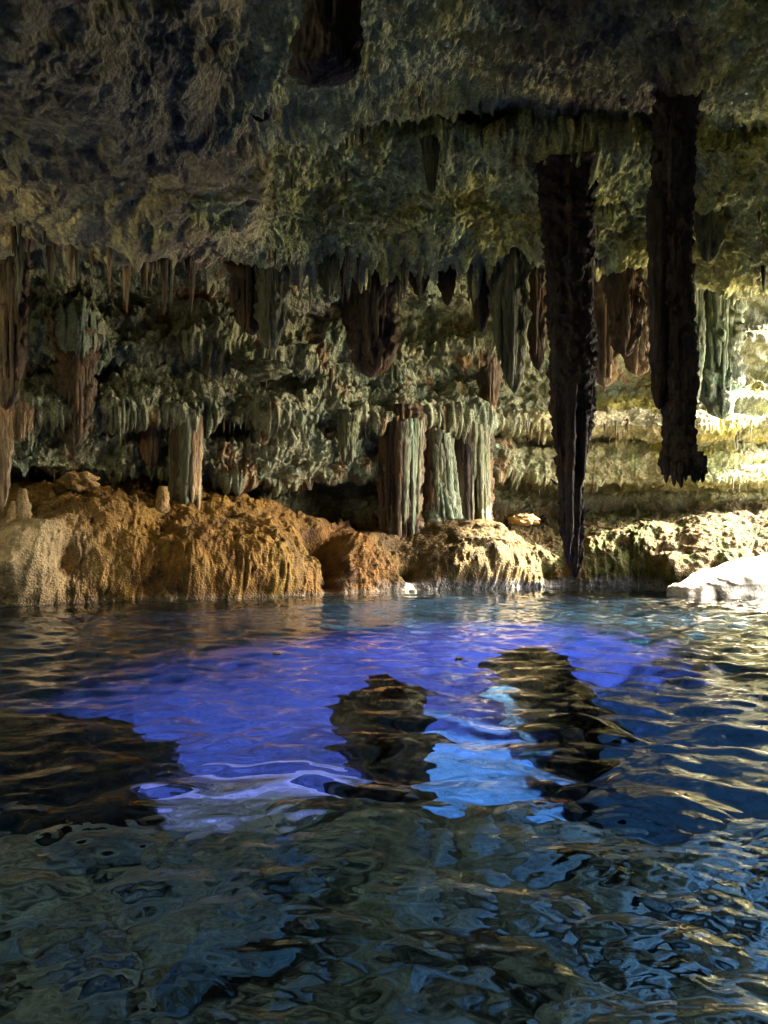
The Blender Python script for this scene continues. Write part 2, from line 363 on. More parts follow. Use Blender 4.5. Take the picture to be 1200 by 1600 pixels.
C = mixc(C, (0.115, 0.13, 0.016), bm * right * sstep(-0.25, 0.3, fbm(P0 * 1.2 + 305, 3)) * 0.85)
C = mixc(C, (0.34, 0.20, 0.034), bm * (1 - sstep(380, 560, PXG)) * (0.45 + 0.4 * np.clip(mid, -1, 1)))
C = mixc(C, (0.56, 0.52, 0.32), np.exp(-((PXG - 960) / 130.) ** 2) * band(RN['notch'], RN['ledge_top'], 0.3))  # ledge lip painted paler in place of sun patches
C = mixc(C, (0.5, 0.40, 0.21), np.exp(-((P0 - at(35, 890, 15.4)) ** 2).sum(-1) / 1.3) * 0.9)
C = mixc(C, (0.30, 0.295, 0.28), sstep(560, 680, PXG) * (1 - sstep(0.14, 0.30, G[..., 2] + 0.12 * mid)) * bm * 0.9)
C = mixc(C, (0.26, 0.22, 0.15), (1 - sstep(560, 680, PXG)) * (1 - sstep(0.03, 0.12, G[..., 2] + 0.08 * mid)) * bm * 0.6)
C *= (1.25 - 0.62 * bm * sstep(560, 690, PXG) - 0.6 * wall_m * sstep(RN['ledge_top'], RN['ledge_top'] + 0.6, TR) * sstep(1040, 1130, PXG))[..., None]  # bank centre and right, upper right wall: darkened against the strong light
dk_shade = np.clip((1 - sstep(300, 400, PXG + 30 * mid)) * sstep(RN['gap'] - 0.1, RN['upper_lip'] - 0.1, TR), 0, 1)  # shade of the near overhang at upper left, put into the colour
C = mixc(C, (0.24, 0.235, 0.165), dk_shade * (0.6 + 0.4 * sstep(-0.4, 0.4, fbm(P0 * 0.8 + 400, 3))))
dk_shade2 = sstep(700, 860, PXG + 40 * mid) * (1 - sstep(1080, 1130, PXG + 20 * mid)) * sstep(RN['ceiling_mid'] - 0.5, RN['gap'], TR)  # shaded upper right ceiling and gap, painted dark brown
C = mixc(C, (0.19, 0.15, 0.105), dk_shade2 * (0.55 + 0.45 * sstep(-0.3, 0.5, fbm(P0 * 0.9 + 430, 3))))
C = mixc(C, (0.66, 0.56, 0.32), smoothm * ceil_m * (1 - dk_shade) * (1 - sstep(330, 420, PXG)) * sstep(-0.3, 0.3, fbm(P0 * 0.8 + 460, 3)) * 0.8)
C = mixc(C, (0.5, 0.2, 0.05), np.exp(-((PXG - 312) / 42.) ** 2 - ((PYG - 455) / 26.) ** 2) * wall_m)  # orange pocket: rock colour with its lit spot tinted in
C = mixc(C, (0.6, 0.3, 0.1), np.exp(-((PXG - 545) / 26.) ** 2 - ((PYG - 494) / 12.) ** 2) * wall_m)  # small orange glow painted on the wall
C = mixc(C, (0.55, 0.5, 0.5), np.exp(-((PXG - 480) / 40.) ** 2 - ((PYG - 486) / 18.) ** 2) * wall_m * 0.8)  # greyish lit spot beside it, also painted
C = mixc(C, (0.12, 0.085, 0.05), (1 - sstep(-0.25, -0.02, G[..., 2])) * 0.9)
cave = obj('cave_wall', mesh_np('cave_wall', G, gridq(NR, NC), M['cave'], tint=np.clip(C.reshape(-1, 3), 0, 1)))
tag(cave, 'tiered limestone cave wall and rough green grey ceiling over the pool', kind='structure')

# the sides of the cave beyond the picture
def sheet(name, pts_top, z0, z1, mat, nz=14, seed=0):
    pts = np.array(pts_top, float); s = np.linspace(0, len(pts) - 1, (len(pts) - 1) * 14 + 1)
    xy = np.stack([np.interp(s, np.arange(len(pts)), pts[:, i]) for i in (0, 1)], 1)
    z = np.linspace(z0, z1, nz)
    V = np.zeros((nz, len(s), 3)); V[..., :2] = xy[None]; V[..., 2] = z[:, None]
    V += np.stack([fbm(V * 0.5 + seed + q * 31, 4) * 0.5 for q in range(3)], -1)
    return obj(name, mesh_np(name, V, gridq(nz, len(s)), mat, tint=np.tile((0.3, 0.3, 0.22), (V.size // 3, 1))))
tag(sheet('cave_side_wall', [(-8.2, -12), (-10.5, 0), (-10.6, 9), (-13.5, 17)], -3.8, 9.5, M['cave'], seed=5), kind='structure')
tag(sheet('cave_side_wall', [(7.5, -12), (6.2, -3), (6.4, 6), (7.4, 11.0), (8.3, 12.8), (9.4, 14.8)], -3.8, 9.8, M['cave'], seed=15), kind='structure')

xh = np.linspace(-22, 9.0, 50); yh = np.linspace(9.5, 30, 40); XH, YH = np.meshgrid(xh, yh)  # unseen cover added above the ceiling to stop sun leaks
ZH = 11.2 + 0.8 * fbm(np.stack((XH, YH, XH * 0), -1) * 0.2, 3) - 0.00 * XH
ZH = np.where((XH < -21) | (YH > 29), -1.0, ZH)
tag(obj('leak_cover', mesh_np('leak_cover', np.stack((XH, YH, ZH), -1), gridq(*XH.shape), M['pale'])), kind='structure')

# ------------------------------------------------------------------ water
WV = []
wr = np.random.default_rng(21)
for i in range(54):
    lam = 0.16 * (1.9 / 0.16) ** (wr.random() ** 1.15)
    th = math.pi / 2 + wr.normal() * 0.75
    k = 2 * math.pi / lam
    WV.append((k * math.cos(th), k * math.sin(th), wr.random() * 6.28, lam, 0.023 * math.exp(-(math.log(lam / 0.42) / 0.8) ** 2) / k + 0.003 / k))
for i in range(30):
    lam = 0.07 * (0.26 / 0.07) ** wr.random()
    th = math.pi / 2 + wr.normal() * 1.1; k = 2 * math.pi / lam
    WV.append((k * math.cos(th), k * math.sin(th), wr.random() * 6.28, lam, 0.017 / k))
def wave(X, Y, dy=None):
    Z = np.zeros_like(X)
    wx = X + 0.10 * perlin(np.stack((X * 1.3, Y * 1.3, X * 0), -1)); wy = Y + 0.10 * perlin(np.stack((X * 1.3, Y * 1.3, X * 0 + 7), -1))
    am = (0.88 + 0.45 * sstep(0.06, 0.24, np.abs(X / np.maximum(Y, 1) - 0.04)) + 0.65 * sstep(0.16, 0.30, X / np.maximum(Y, 1))) * (1.0 + 0.45 * perlin(np.stack((X * 0.45, Y * 0.45, X * 0 + 3), -1)))
    near = 0.22 + 0.78 * (1 - sstep(2.5, 4.3, Y + 0.5 * perlin(np.stack((X * 0.8, Y * 0.8, X * 0 + 13), -1))))
    for q, (kx, ky, ph, lam, A) in enumerate(WV):
        t = np.sin(kx * wx + ky * wy + ph)
        f = 1.0 if dy is None else np.clip(lam / (dy * 3.2), 0, 1) ** 1.5
        Z += A * f * (near if q >= 54 else 1.0) * (t + 0.25 * np.cos(2 * (kx * wx + ky * wy + ph)))
    return Z * am
py_s = np.concatenate((np.linspace(1660, 960, 560), np.linspace(960, 905, 70)[1:]))
Yr = CAMH * F / (py_s - HZ)
Yr = np.concatenate(([-10.4, -6, -2, 0, 0.8, 1.3], Yr, [27.5]))
ac = np.linspace(-0.56, 0.56, 520)
XW = ac[None] * np.maximum(Yr, 1.6)[:, None]
lft = np.stack([XW[:, 0] * (1 - s) + -15 * s for s in (1, 0.66, 0.33)], 1); rgt = np.stack([XW[:, -1] * (1 - s) + 15.5 * s for s in (0.33, 0.66, 1)], 1)
XW = np.concatenate((lft, XW, rgt), 1); YW = np.repeat(Yr[:, None], XW.shape[1], 1)
dyr = np.repeat(np.maximum(np.gradient(Yr), 0.005)[:, None], XW.shape[1], 1)
ZW = wave(XW, YW, dyr)
ed = np.zeros_like(ZW); ed[6:-1, 3:-3] = 1
ZW *= ed
V = np.stack((XW, YW, ZW), -1); nr, nc = XW.shape
Q = gridq(nr, nc); V = V.reshape(-1, 3)
idx = np.arange(nr * nc).reshape(nr, nc)
rim = np.concatenate((idx[0, :], idx[1:, -1], idx[-1, -2::-1], idx[-2:0:-1, 0]))
Vb = V[rim].copy(); Vb[:, 2] = -5.0; o_ = len(V)
nb = len(rim); i0 = np.arange(nb); i1 = (i0 + 1) % nb
me_faces = [tuple(q) for q in ()]
sideq = np.stack((rim[i1], rim[i0], o_ + i0, o_ + i1), -1)
ctr = np.array([[0.5, 8, -5.0]])
V = np.concatenate((V, Vb, ctr)); cidx = len(V) - 1
# bottom closed by a fan written as quads with a doubled centre avoided: triangles in a second call
tri = np.stack((o_ + i1, o_ + i0, np.full(nb, cidx)), -1)
me = bpy.data.meshes.new('water')
allq = np.concatenate((Q, sideq)); nl = allq.size + tri.size
me.vertices.add(len(V)); me.vertices.foreach_set('co', np.ascontiguousarray(V, np.float32).ravel())
me.loops.add(nl); me.loops.foreach_set('vertex_index', np.concatenate((allq.ravel(), tri.ravel())).astype(np.int32))
me.polygons.add(len(allq) + len(tri))
me.polygons.foreach_set('loop_start', np.concatenate((np.arange(len(allq)) * 4, allq.size + np.arange(len(tri)) * 3)).astype(np.int32))
sm = np.zeros(len(allq) + len(tri), bool); sm[:len(Q)] = True
me.polygons.foreach_set('use_smooth', sm); me.update(calc_edges=True); me.materials.append(M['water'])
tag(obj('water', me), 'clear rippled water of the underground pool', kind='structure')

# ------------------------------------------------------------------ lake bed: a shallow rubble shelf, then a deep basin
xb = np.concatenate((np.linspace(-14.5, -3.2, 20)[:-1], np.linspace(-3.2, 3.2, 300), np.linspace(3.2, 14.5, 20)[1:])); yb = np.concatenate((np.linspace(-10.5, 0.5, 20)[:-1], np.linspace(0.5, 9, 190), np.linspace(9, 26, 60)[1:]))
XB, YB = np.meshgrid(xb, yb); PB = np.stack((XB, YB, XB * 0), -1)
edge = 4.5 + 0.8 * perlin(PB * 0.55 + 3) + 0.5 * perlin(PB * 1.5) + 0.4 * np.exp(-((XB - 1.6) / 1.6) ** 2)
shelf = -1.3 + 0.22 * perlin(PB * 0.9 + 9) + 0.22 * (0.5 - worley(PB * 1.9)) + 0.12 * fbm(PB * 3.3, 3) + 0.16 * (0.4 - worley(PB * 4.6 + 5)) + 0.05 * fbm(PB * 11, 3)
deep = -3.2 + 0.25 * fbm(PB * 0.8 + 19, 3)
tq = sstep(-0.25, 1.0, YB - edge)
ZB = shelf * (1 - tq) + deep * tq
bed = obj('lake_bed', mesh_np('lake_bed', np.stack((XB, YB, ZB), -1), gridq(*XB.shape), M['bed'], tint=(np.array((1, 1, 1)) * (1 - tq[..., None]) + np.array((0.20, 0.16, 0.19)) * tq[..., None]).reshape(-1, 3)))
tag(bed, kind='structure')

def blob(name, r, seed, mat, nu=64, nv=40, rough=0.22, freq=1.6, parent=None, loc=(0, 0, 0)):
    th = np.linspace(0, 2 * np.pi, nu, endpoint=False); ph = np.linspace(0.02, np.pi - 0.02, nv)
    T, H = np.meshgrid(th, ph)
    S = np.stack((np.sin(H) * np.cos(T), np.sin(H) * np.sin(T), np.cos(H)), -1)
    d = 1 + rough * fbm(S * freq + seed, 4) + 0.3 * rough * (0.5 - worley(S * freq * 1.8 + seed))
    return obj(name, mesh_np(name, S * d[..., None] * np.array(r), gridq(nv, nu, True), mat), parent, loc)
for i in range(200):
    u, v = rng.random(2); Y = 2.4 + 2.2 * v; X = (u - 0.5) * 1.2 * (Y + 0.6); q_ = 0.04 + 0.17 * rng.random() ** 2.4
    o = blob('stone', (q_ * 1.25, q_, q_ * 0.75), 50 + i * 3.3, (M['boulder'], M['silt'])[(0, 1, 0, 1, 1)[i % 5]], 24, 14, 0.35, 1.4, bed, (X, Y, -1.24 - 0.05 * rng.random()))
for px_, loc, r, seed, lab in (('c', (0.0, 6.9, -2.0), (0.40, 1.15, 1.8), 3, 'dark sunken rock rising to a point in the middle of the blue glow'),
                               ('l', (-3.1, 5.5, -1.75), (1.5, 1.25, 1.45), 13, 'broad dark sunken rock under the gold reflections at the left'),
                               ('r', (1.7, 8.3, -1.9), (0.46, 1.9, 1.7), 23, 'long dark sunken rock right of the blue channel')):
    tag(blob('sunken_rock', r, seed, M['sunken'], 90, 60, 0.28, 1.5, None, loc), lab, 'rock', 'dark rocks under the water')

tag(blob('sunken_slab', (0.85, 0.45, 0.16), 33, M['pale'], 60, 30, 0.2, 1.2, None, (-1.0, 5.4, -1.75)), 'flat pale slab lying under water at the lower left of the blue glow', 'rock')

# pale sunlit rock added for the white glare at right, and the ground outside
th_ = np.linspace(0, 2 * np.pi, 120, endpoint=False); ph_ = np.linspace(0.02, np.pi - 0.02, 70); T_, H_ = np.meshgrid(th_, ph_)
S_ = np.stack((np.sin(H_) * np.cos(T_), np.sin(H_) * np.sin(T_), np.cos(H_)), -1)
S_ = np.sign(S_) * np.abs(S_) ** 0.6 * np.array((2.1, 0.8, 1.35)); S_[..., 2] *= 0.62 + 0.30 * np.clip(S_[..., 0], -2, 2) / 1.6
S_ += 0.16 * fbm(S_ * 1.7 + 4, 4)[..., None] * np.array((1, 1, 0.7)) + 0.05 * (0.5 - worley(S_ * 4))[..., None] * np.array((0.6, 1, 0.4))
sp = obj('glare_rock', mesh_np('glare_rock', S_, gridq(70, 120, True), M['pale']), None, (8.75, 18.2, 0.05)); sp.rotation_euler = (0, 0, 0.15)
tag(sp, 'pale sunlit rock built for the white glare at the right water edge', 'rock')
xo = 9.6 + 190 * np.linspace(0, 1, 90) ** 3; yo = 17 + 110 * np.linspace(-0.42, 1, 100) ** 3; XO, YO = np.meshgrid(xo, yo)
ZO = -0.5 + 1.0 * sstep(9.6, 12.5, XO) + 0.012 * (XO - 9.5) + 0.35 * fbm(np.stack((XO, YO, XO * 0), -1) * 0.35, 4)
tag(obj('outside_ground', mesh_np('outside_ground', np.stack((XO, YO, ZO), -1), gridq(*XO.shape), M['pale'])), kind='structure')

# added underwater lights with invented casings, for the blue glow and bed fill
thv = np.linspace(0, 2 * np.pi, 24, endpoint=False)
prof = [(0.001, 0.2), (0.07, 0.2), (0.08, 0.18), (0.08, 0.03), (0.1, 0.01), (0.1, -0.04), (0.09, -0.04), (0.085, 0.05), (0.001, 0.06)]
LV = np.stack([np.stack((r * np.cos(thv), r * np.sin(thv), np.full(24, z)), -1) for r, z in prof])
hm = mesh_np('added_housing', LV, gridq(len(prof), 24, True), M['metal'])
for loc, tgt, en, cone, colr, lab in (((2.6, 13.6, -0.3), (2.2, 13.2, -3.0), 430, 100, (0.50, 0.30, 1.0), 'added underwater light far off shining violet blue down into the deep basin'),
                                ((-1.2, 8.7, -0.3), (-1.1, 7.9, -3.0), 140, 120, (0.42, 0.30, 1.0), 'added underwater light over the violet water left of the pointed sunken rock'),
                                ((-0.5, 11.6, -0.3), (-0.4, 11.0, -3.0), 180, 112, (0.55, 0.30, 1.0), 'added underwater light over the violet water behind the pointed sunken rock'),
                                ((0.80, 8.3, -0.25), (0.75, 7.6, -3.0), 330, 50, (0.42, 0.62, 1.0), 'added underwater light between the sunken rocks making the pale blue streak'),
                                ((3.3, 3.1, -0.3), (-1.5, 3.0, -1.3), 14, 125, (0.44, 0.64, 1.0), 'added underwater fill light on the shallow shelf at the right, raking over the stones'),
                                ((3.4, 8.6, -0.3), (3.2, 8.0, -3.0), 48, 125, (0.32, 0.50, 0.78), 'added underwater fill light with a dim teal beam under the cream reflections at the right')):
    lamp = bpy.data.objects.new('added_water_light', None); COL.objects.link(lamp); lamp.location = loc
    tag(lamp, lab, 'lamp', 'added underwater lights')
    ld = (Vector(tgt) - Vector(loc)).normalized(); lamp.rotation_euler = (-ld).to_track_quat('Z', 'Y').to_euler()
    bl = bpy.data.lights.new('beam', 'SPOT'); bl.energy = en; bl.color = colr; bl.spot_size = math.radians(cone); bl.spot_blend = 0.5; bl.shadow_soft_size = 0.025
    bo = bpy.data.objects.new('beam', bl); COL.objects.link(bo); bo.parent = lamp
    ho = obj('added_housing', hm, lamp, (0, 0, 0.03)); ho.scale = (0.4, 0.4, 0.4)

# ------------------------------------------------------------------ dripstone
flatG = G.reshape(-1, 3)
cz = flatG[TR.ravel() > RN['soffit'] - 3.5]
def roof_at(x, y, z):
    s = cz[(np.abs(cz[:, 0] - x) < 0.25) & (np.abs(cz[:, 1] - y) < 0.3) & (cz[:, 2] > z - 0.6)]
    return s[:, 2].min() if len(s) else None

def tube(zs, cx, cyv, rx, ry, seed, nth=64, flutes=5.0, famp=0.22, lump=0.12, lfreq=2.2):
    """a column of rock: profile along z, fluted and lumpy"""
    th = np.linspace(0, 2 * np.pi, nth, endpoint=False)
    Z, T = np.meshgrid(zs, th, indexing='ij')
    c, s = np.cos(T), np.sin(T)
    r0 = np.maximum(rx, ry)[:, None]
    fl_ = ridged(np.stack((c * flutes * 0.5, s * flutes * 0.5, Z * 0.35 + seed), -1), 3, 0.6)
    k = 1 + famp * fl_
    X = cx[:, None] + c * rx[:, None] * k; Y = cyv[:, None] + s * ry[:, None] * k
    P = np.stack((X, Y, Z), -1)
    sc_ = np.minimum(1, r0 / 0.25)
    d = lump * fbm(P * lfreq + seed, 4, gain=0.6) * sc_ * np.maximum(r0, 0.1) * 2 + 0.05 * lump / 0.12 * (0.5 - worley(P * 8 + seed)) * sc_
    d = d + 0.055 * fbm(P * 8.5 + seed, 2) * sc_ + 0.02 * sc_ * fbm(P * 19 + seed, 2)
    P[..., 0] += c * d; P[..., 1] += s * d
    P[..., 2] += 0.25 * d * np.abs(c)
    return P

def formation(name, rows_, Y, label, mat, cat='stalactite', group=None, deep=0.85, rmax=0.9, flare=1.25, slim=1.0, seed=0.0, nth=64, dz=0.04, flutes=5.0, famp=0.22, lump=0.12, root=True, base=False):
    r = np.array(rows_, float)                             # (py, left px, right px) from top to tip
    z = CAMH + (HZ - r[:, 0]) / F * Y; cx = ((r[:, 1] + r[:, 2]) / 2 - 600) / F * Y; hw = (r[:, 2] - r[:, 1]) / 2 / F * Y
    if root:
        zt = roof_at(cx[0], Y, z[0]); up = min(0.5, rmax) if zt is None else min(max(zt + 0.3 - z[0], 0.2), rmax)
        z = np.concatenate(([z[0] + up], z)); cx = np.concatenate(([cx[0]], cx)); hw = np.concatenate(([hw[0] * flare], hw))
    n = max(14, int((z[0] - z[-1]) / dz)); zs = np.linspace(z[0], z[-1], n)
    o = np.argsort(z)
    W = pchip(z[o], np.stack((cx, hw), 1)[o], zs)
    hwv = np.maximum(W[:, 1] * slim, 0.004)
    if not base:
        u = (zs - zs[-1]) / max(0.01, (z[0] - z[-1])); hwv = hwv * np.sqrt(np.clip(u * 22, 0.0, 1) + 1e-4)
    cyv = np.zeros(n)
    org = np.array((cx[0], Y, z[0]))
    P = tube(zs, W[:, 0], np.full(n, Y) + 0.05 * perlin(np.stack((zs * 0.7, zs * 0 + seed, zs * 0), -1)), hwv, hwv * deep, seed, nth, flutes, famp, lump)
    ob = obj(name, mesh_np(name, P - org, gridq(n, nth, True), mat), None, tuple(org))
    if label: tag(ob, label, cat, group or {'stalactite': 'stalactites hanging from the cave roof', 'column': 'columns standing on the bank', 'stalagmite': 'stalagmites on the bank'}[cat])
    ob['Y'] = Y
    return ob

def strand(parent, name, px0, py0, px1, py1, w0, w1, Y, mat, seed, nth=20, dz=0.05, lump=0.12, famp=0.15):
    """one drip or rib that belongs to a larger formation"""
    z0, z1 = [CAMH + (HZ - p) / F * Y for p in (py0, py1)]
    n = max(8, int((z0 - z1) / dz)); t = np.linspace(0, 1, n); zs = z0 + (z1 - z0) * t
    cx = ((px0 + (px1 - px0) * t) - 600) / F * Y + 0.02 * perlin(np.stack((zs * 2, zs * 0 + seed, zs * 0), -1))
    hw = (w0 + (w1 - w0) * t) / 2 / F * Y * np.sqrt(np.clip((1 - t) * 10, 0, 1) + 2e-3)
    P = tube(zs, cx, np.full(n, Y), hw, hw, seed, nth, 3.0, famp, lump, 3.0)
    org = np.array(parent.location)
    return obj(name, mesh_np(name, P - org, gridq(n, nth, True), mat), parent)

# --- the two great dark ones in front
A = formation('stalactite', [(280, 843, 932), (350, 848, 926), (450, 856, 923), (550, 859, 926), (620, 861, 926), (660, 864, 925), (700, 868, 918), (745, 871, 914), (760, 874, 911), (820, 875, 912), (855, 881, 911), (880, 885, 910), (903, 889, 907)],
              13.3, 'tall black stalactite whose pointed tip hangs lowest, just above the water', M['black'], seed=1.3, nth=110, dz=0.022, famp=0.13, lump=0.07, slim=0.88)
for px0, py0, px1, py1, w0, w1, dy, mt in ((922, 330, 918, 640, 14, 7, 0.05, 'black'), (915, 560, 908, 760, 16, 8, -0.16, 'black'), (868, 420, 872, 700, 16, 8, -0.1, 'black'), (893, 600, 889, 870, 16, 9, -0.3, 'black'), (905, 700, 900, 895, 12, 6, -0.1, 'black')):
    strand(A, 'rib', px0, py0, px1, py1, w0, w1, 13.3 + dy * 1.2, M[mt], px0 * .37, 24, 0.03)
tw = formation('snag', [(748, 860, 862), (752, 863, 867), (758, 868, 873)], 13.1, None, M['black'], root=False, nth=10, dz=0.01)
tw.parent = A; tw.location = tw.location - A.location
B = formation('stalactite', [(100, 1030, 1098), (200, 1022, 1084), (300, 1018, 1080), (400, 1020, 1079), (500, 1030, 1083), (600, 1034, 1087), (650, 1037, 1086), (690, 1039, 1086), (712, 1037, 1092), (728, 1034, 1100), (741, 1036, 1103)],
              10.2, 'thick black stalactite ending in a broad ragged foot', M['black'], seed=5.1, nth=100, dz=0.024, famp=0.13, lump=0.08, base=True, slim=0.88)
strand(B, 'strand', 1026, 300, 1030, 640, 28, 20, 10.15, M['black'], 2.2, 32, 0.03)
for k, (px0, py0, py1, w0, dy) in enumerate(((1042, 715, 753, 13, -.1), (1053, 722, 752, 12, -.15), (1063, 722, 757, 12, -.18), (1073, 718, 748, 12, -.18), (1082, 716, 744, 12, -.15), (1090, 706, 746, 14, -.1), (1098, 712, 750, 11, 0.05), (1060, 725, 752, 12, .15), (1085, 720, 748, 12, .2))):
    strand(B, 'drip', px0, py0, px0 + (k % 3) - 1, py1 + 3 + (k * 5) % 7, w0, 4, 10.2 + dy, M['black'], k * 1.7, 14, 0.02)
strand(B, 'rib', 1076, 190, 1074, 640, 12, 8, 10.2, M['tan'], 12.2, 20, 0.04)  # pale rib standing in for rim light on the right edge
formation('stalactite', [(-40, 486, 552), (0, 484, 551), (50, 478, 552), (80, 470, 550), (108, 460, 545), (122, 466, 520), (131, 478, 500)], 6.0,
          'black stalactite stub cut off by the top edge of the picture', M['black'], seed=9.1, nth=80, dz=0.025, flutes=3)

# --- the rest, from front to back
TBL = [
 (15.6, 'brown', [(300, 950, 1006), (380, 953, 1004), (470, 956, 1000), (540, 962, 994), (562, 970, 986)], 'brown stalactite hanging between the two great black ones'),
 (17.6, 'tan', [(470, 926, 968), (530, 928, 966), (580, 932, 962), (612, 938, 952)], 'tan stalactite just right of the tall black one, forked tip'),
 (18.0, 'tan', [(430, 975, 1016), (520, 978, 1014), (570, 982, 1012), (592, 990, 1006)], 'tan drapery with a blunt end beside the ragged footed black stalactite'),
 (17.6, 'mint', [(440, 1092, 1154), (520, 1094, 1152), (590, 1098, 1148), (630, 1104, 1146), (662, 1118, 1138)], 'fluted green stalactite right of the ragged footed black one'),
 (17.2, 'mint', [(430, 1076, 1096), (520, 1078, 1098), (600, 1080, 1094), (640, 1083, 1090)], 'slim pale green stalactite touching the ragged footed black one'),
 (16.0, 'brown', [(380, 548, 612), (460, 546, 612), (520, 550, 608), (560, 558, 606), (598, 570, 590)], 'dark brown stalactite alone above the middle ledge'),
 (14.9, 'green', [(385, 404, 444), (430, 404, 446), (500, 406, 440), (560, 414, 430)], 'green fluted curtain left of centre'),
 (15.1, 'brown', [(380, 362, 410), (450, 366, 408), (500, 376, 408), (530, 388, 402)], 'dark brown drapery behind the green fluted curtain'),
 (17.4, 'brown', [(535, 92, 146), (580, 94, 144), (640, 97, 138), (680, 100, 130), (704, 108, 122)], 'stout brown stalactite above the golden bank at the left'),
 (13.2, 'brown', [(300, -10, 40), (400, -8, 40), (520, -8, 34), (610, -6, 26), (650, 2, 16)], 'long dark curtain at the left margin'),
 (22.6, 'brown', [(555, 748, 782), (600, 752, 778), (645, 762, 774)], 'short dark stalactite under the right half of the upper ledge'),
 (15.6, 'green', [(370, 770, 822), (450, 774, 820), (530, 780, 818), (590, 792, 814), (622, 800, 808)], 'long grey green curtain left of the tall black stalactite'),
 (15.8, 'brown', [(385, 735, 768), (440, 738, 766), (500, 744, 760), (525, 750, 756)], 'narrow brown stalactite left of the long grey green curtain'),
 (16.2, 'brown', [(395, 822, 850), (500, 826, 850), (560, 832, 848), (585, 838, 846)], 'brown stalactite half hidden by the tall black one'),
 (15.5, 'brown', [(395, 640, 668), (430, 642, 666), (470, 650, 660)], 'stubby brown stalactite right of the lone dark one'),
 (15.7, 'brown', [(395, 686, 712), (440, 688, 710), (488, 696, 702)], 'thin brown stalactite in the dark gap under the ceiling edge'),
 (15.0, 'green', [(395, 500, 530), (440, 503, 528), (470, 510, 520)], 'stubby green stalactite left of the lone dark one'),
 (13.0, 'green', [(252, 664, 682), (280, 667, 681), (308, 671, 678)], 'small dark peg hanging from the yellowish ceiling'),
 (16.9, 'tan', [(650, 16, 46), (670, 20, 44), (696, 26, 36)], 'short pale pink stalactite near the left margin above the bank'),
 (14.9, 'tan', [(690, -6, 16), (750, -4, 14), (805, 0, 7)], 'slim pale stalactite cut by the left margin'),
 (9.2, 'brown', [(40, 18, 46), (90, 22, 44), (140, 28, 38)], 'dim hanging dripstone in the upper left corner'),
 (9.0, 'brown', [(60, 58, 92), (120, 62, 88), (165, 70, 80)], 'dim broad dripstone right of the one in the upper left corner'),
 (9.8, 'brown', [(110, 228, 256), (140, 232, 252), (170, 238, 246)], 'small dark stub below the smooth upper left ceiling'),
 (10.6, 'black', [(150, 394, 424), (175, 396, 422), (196, 402, 414)], 'dark knob on the ceiling left of the black stub'),
 (14.4, 'green', [(320, 1090, 1130), (370, 1094, 1126), (420, 1100, 1114)], 'dark stalactite over the fluted green one'),
 (19.4, 'tan', [(655, 400, 424), (680, 404, 420), (700, 409, 414)], 'small pale stalactite under the middle ledge'),
 (20.4, 'green', [(658, 530, 556), (700, 532, 552), (735, 538, 546)], 'grey green drapery left of the brown and green column'),
 (18.6, 'tan', [(675, 222, 250), (710, 225, 247), (735, 232, 240)], 'short orange tinged drapery left of the slim column'),
]
for i, (Y, mt, rows_, lab) in enumerate(TBL):
    px_r = rows_[0][1]; body = [(p_ if q_ < len(rows_) - 1 else rows_[-2][0] + (p_ - rows_[-2][0]) * 0.8, (a_ + b_) / 2 - (b_ - a_) * 0.42, (a_ + b_) / 2 + (b_ - a_) * 0.42) for q_, (p_, a_, b_) in enumerate(rows_)]
    f = formation('stalactite', body, Y, lab, M[mt], seed=20 + i * 3.7, nth=48, dz=0.05, flutes=7, famp=0.42, deep=0.6, lump=0.2, rmax=0.9 if Y < 16.5 or px_r > 900 else 0.3)
    l, rgt_ = rows_[0][1], rows_[0][2]; top, tip = rows_[0][0], rows_[-1][0]; rr = np.random.default_rng(100 + i)
    wpx = rgt_ - l
    nst = int(4 + wpx / 4.5)
    for k in range(nst):                                   # ribs and side drips, each its own piece
        u = (k + 0.5) / nst; pxa = l + 2 + (wpx - 4) * u
        pend = top + (tip - top) * np.clip(0.5 + 0.5 * rr.random() - 0.35 * abs(u - 0.5), 0.3, 0.97)
        ww = min(10, wpx * 0.2) * (0.6 + 0.8 * rr.random())
        strand(f, 'drip', pxa, top - 12, pxa + ((l + rgt_) / 2 - pxa) * 0.12 * rr.random(), pend, ww, ww * 0.5, Y - 0.33 * wpx / F * Y * math.sin(math.pi * u) * (1 if k % 3 else -0.6), M[mt], i * 5.1 + k, 14, 0.06, 0.2, 0.3)

# --- columns that reach the bank
def column(rows_, Y, lab, mat, mats, n, pyt, pyb, seed, wr_=8.0):
    body = [(p_, (a_ + b_) / 2 - (b_ - a_) * 0.40, (a_ + b_) / 2 + (b_ - a_) * 0.40) for p_, a_, b_ in rows_]
    c = formation('column', body, Y, lab, M[mat], 'column', seed=seed, nth=72, dz=0.04, famp=0.3, lump=0.10, flutes=8, base=True, rmax=0.35, flare=0.9)
    rr = np.random.default_rng(int(seed)); rw = np.array(rows_, float)
    for k in range(n):
        u = (k + 0.5 + 0.5 * (rr.random() - 0.5)) / n; y0 = pyt - 12 + 10 * rr.random(); y1 = pyb - (pyb - pyt) * 0.75 * rr.random() ** 1.4
        xs = [np.interp(y, rw[:, 0], rw[:, 1] + (rw[:, 2] - rw[:, 1]) * u) for y in (y0, y1)]
        hwm = (rw[0, 2] - rw[0, 1]) / 2 / F * Y
        dy = -hwm * 1.12 * math.sqrt(max(0.02, 1 - (2 * u - 1) ** 2)) * 0.85
        w_ = wr_ * (0.6 + 0.8 * rr.random())
        strand(c, 'rib', xs[0], y0, xs[1], y1, w_ * 1.2, w_ * 0.7, Y + dy, M[mats[min(len(mats) - 1, int(u * len(mats)))]], seed + k * 2.3, 14, 0.06, 0.22, 0.3)
    return c
